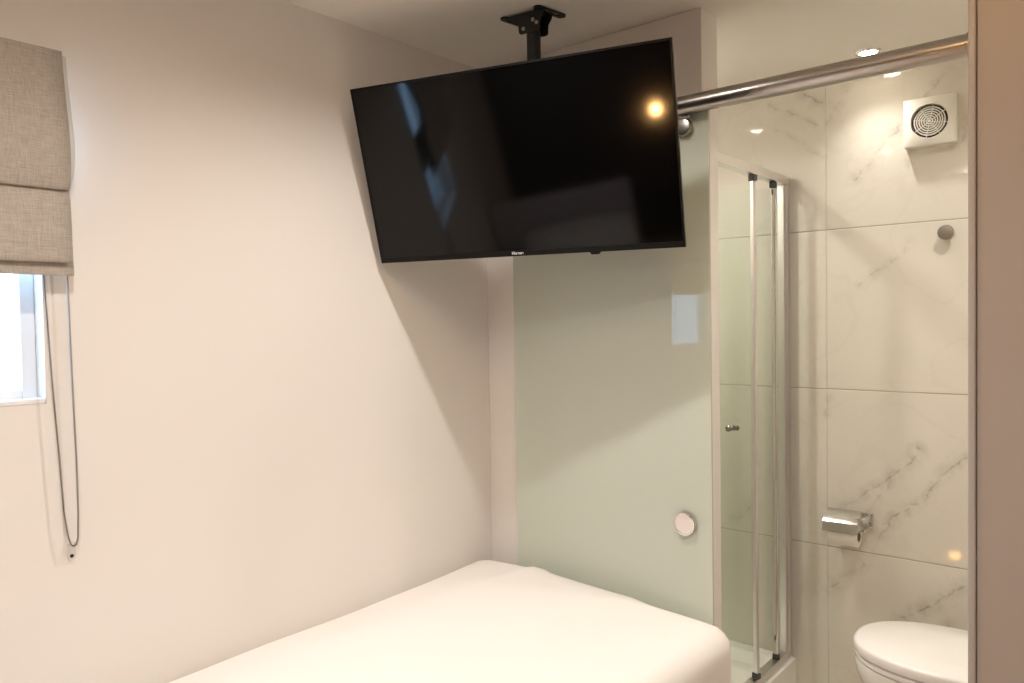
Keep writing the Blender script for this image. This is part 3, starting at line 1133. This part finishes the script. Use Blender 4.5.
downlight(.35, -.45, 'added fill downlight in the ceiling behind the camera', 'lens')
spot('hall_fill', .35, -.45, 54, (1, .945, .895), 166, .8)  # added out of view to lift the left wall and door glass
spot('head_lamp', -.95, .38, 44, (1, .945, .895), 168, .9)

l = bpy.data.lights.new('reading_bulb', 'POINT')
l.energy = 5
l.color = (1, .55, .22)
l.shadow_soft_size = .025
o = bpy.data.objects.new('reading_bulb', l)
o.location = (-.788, YB + .165, CAMZ - .466)
link(o)
# little amber light fixed low on the side of the bed base
nl = thing('night_light', 'small amber night light low on the side of the bed base', 'night light', (-.8803, 1.25, .151))
bm = bmesh.new(); box(bm, 0, .008, -.03, .03, -.024, .024, .003); mesh_obj('back_plate', bm, M['white_plastic'], nl)
bm = bmesh.new(); box(bm, .008, .055, -.022, .022, -.016, .016, .008, 4); mesh_obj('diffuser', bm, M['amber'], nl)
# reading lamp on the head wall
ll = thing('reading_lamp', 'warm wall lamp on the back wall beyond the head of the bed', 'lamp', (-.788, YB, CAMZ - .466))
bm = bmesh.new(); lathe(bm, [(0, .0005), (.05, .0005), (.05, .012), (.046, .016), (0, .016)], (0, 0, 0), (0, 1, 0), 32); mesh_obj('wall_plate', bm, M['steel'], ll)
bm = bmesh.new(); rod(bm, (0, .015, 0), (0, .075, 0), .008, 14); mesh_obj('arm', bm, M['steel'], ll)
bm = bmesh.new(); lathe(bm, [(.012, .07), (.022, .075), (.034, .12), (.032, .12), (.020, .078), (.012, .073)], (0, 0, 0), (0, 1, 0), 28, closed=True); mesh_obj('lamp_shade', bm, M['steel'], ll)
bm = bmesh.new(); lathe(bm, [(0, .074), (.012, .076), (.020, .09), (.022, .105), (.016, .118), (0, .122)], (0, 0, 0), (0, 1, 0), 20); mesh_obj('bulb', bm, M['shade'], ll)

# daylight through the window
W = bpy.data.worlds.new('daylight')
S.world = W
W.use_nodes = True
bg = W.node_tree.nodes['Background']
bg.inputs['Color'].default_value = (.42, .66, 1.0, 1)
bg.inputs['Strength'].default_value = 7
pl = bpy.data.lights.new('window_portal', 'AREA')
pl.shape = 'RECTANGLE'
pl.size = WY1 - WY0
pl.size_y = WZ1 - WZ0
pl.cycles.is_portal = True
po = bpy.data.objects.new('window_portal', pl)
po.location = (XL - .083, (WY0 + WY1) / 2, (WZ0 + WZ1) / 2)
po.rotation_euler = (PI / 2, 0, -PI / 2)
link(po)

# --------------------------------------------------------------- camera
cd = bpy.data.cameras.new('camera')
cd.sensor_width = 36
cd.lens = 27.096
cd.clip_start = .02
co = bpy.data.objects.new('camera', cd)
link(co)
yaw, pit, rol = math.radians(40.0566), math.radians(-1.5955), math.radians(-.9256)
fw = Vector((-math.sin(yaw) * math.cos(pit), math.cos(yaw) * math.cos(pit), math.sin(pit)))
rt = Vector((math.cos(yaw), math.sin(yaw), 0))
up = rt.cross(fw)
r2 = rt * math.cos(rol) + up * math.sin(rol)
u2 = -rt * math.sin(rol) + up * math.cos(rol)
co.matrix_world = Matrix(((r2.x, u2.x, -fw.x, 0), (r2.y, u2.y, -fw.y, 0), (r2.z, u2.z, -fw.z, CAMZ), (0, 0, 0, 1)))
S.camera = co
S.view_settings.view_transform = 'Standard'
S.view_settings.look = 'None'
S.view_settings.exposure = 0.12
S.view_settings.gamma = 1.0
S.view_settings.use_curve_mapping = False
S.cycles.max_bounces = 10
S.cycles.diffuse_bounces = 6
S.cycles.transparent_max_bounces = 16
S.cycles.sample_clamp_indirect = 6
S.cycles.caustics_reflective = False
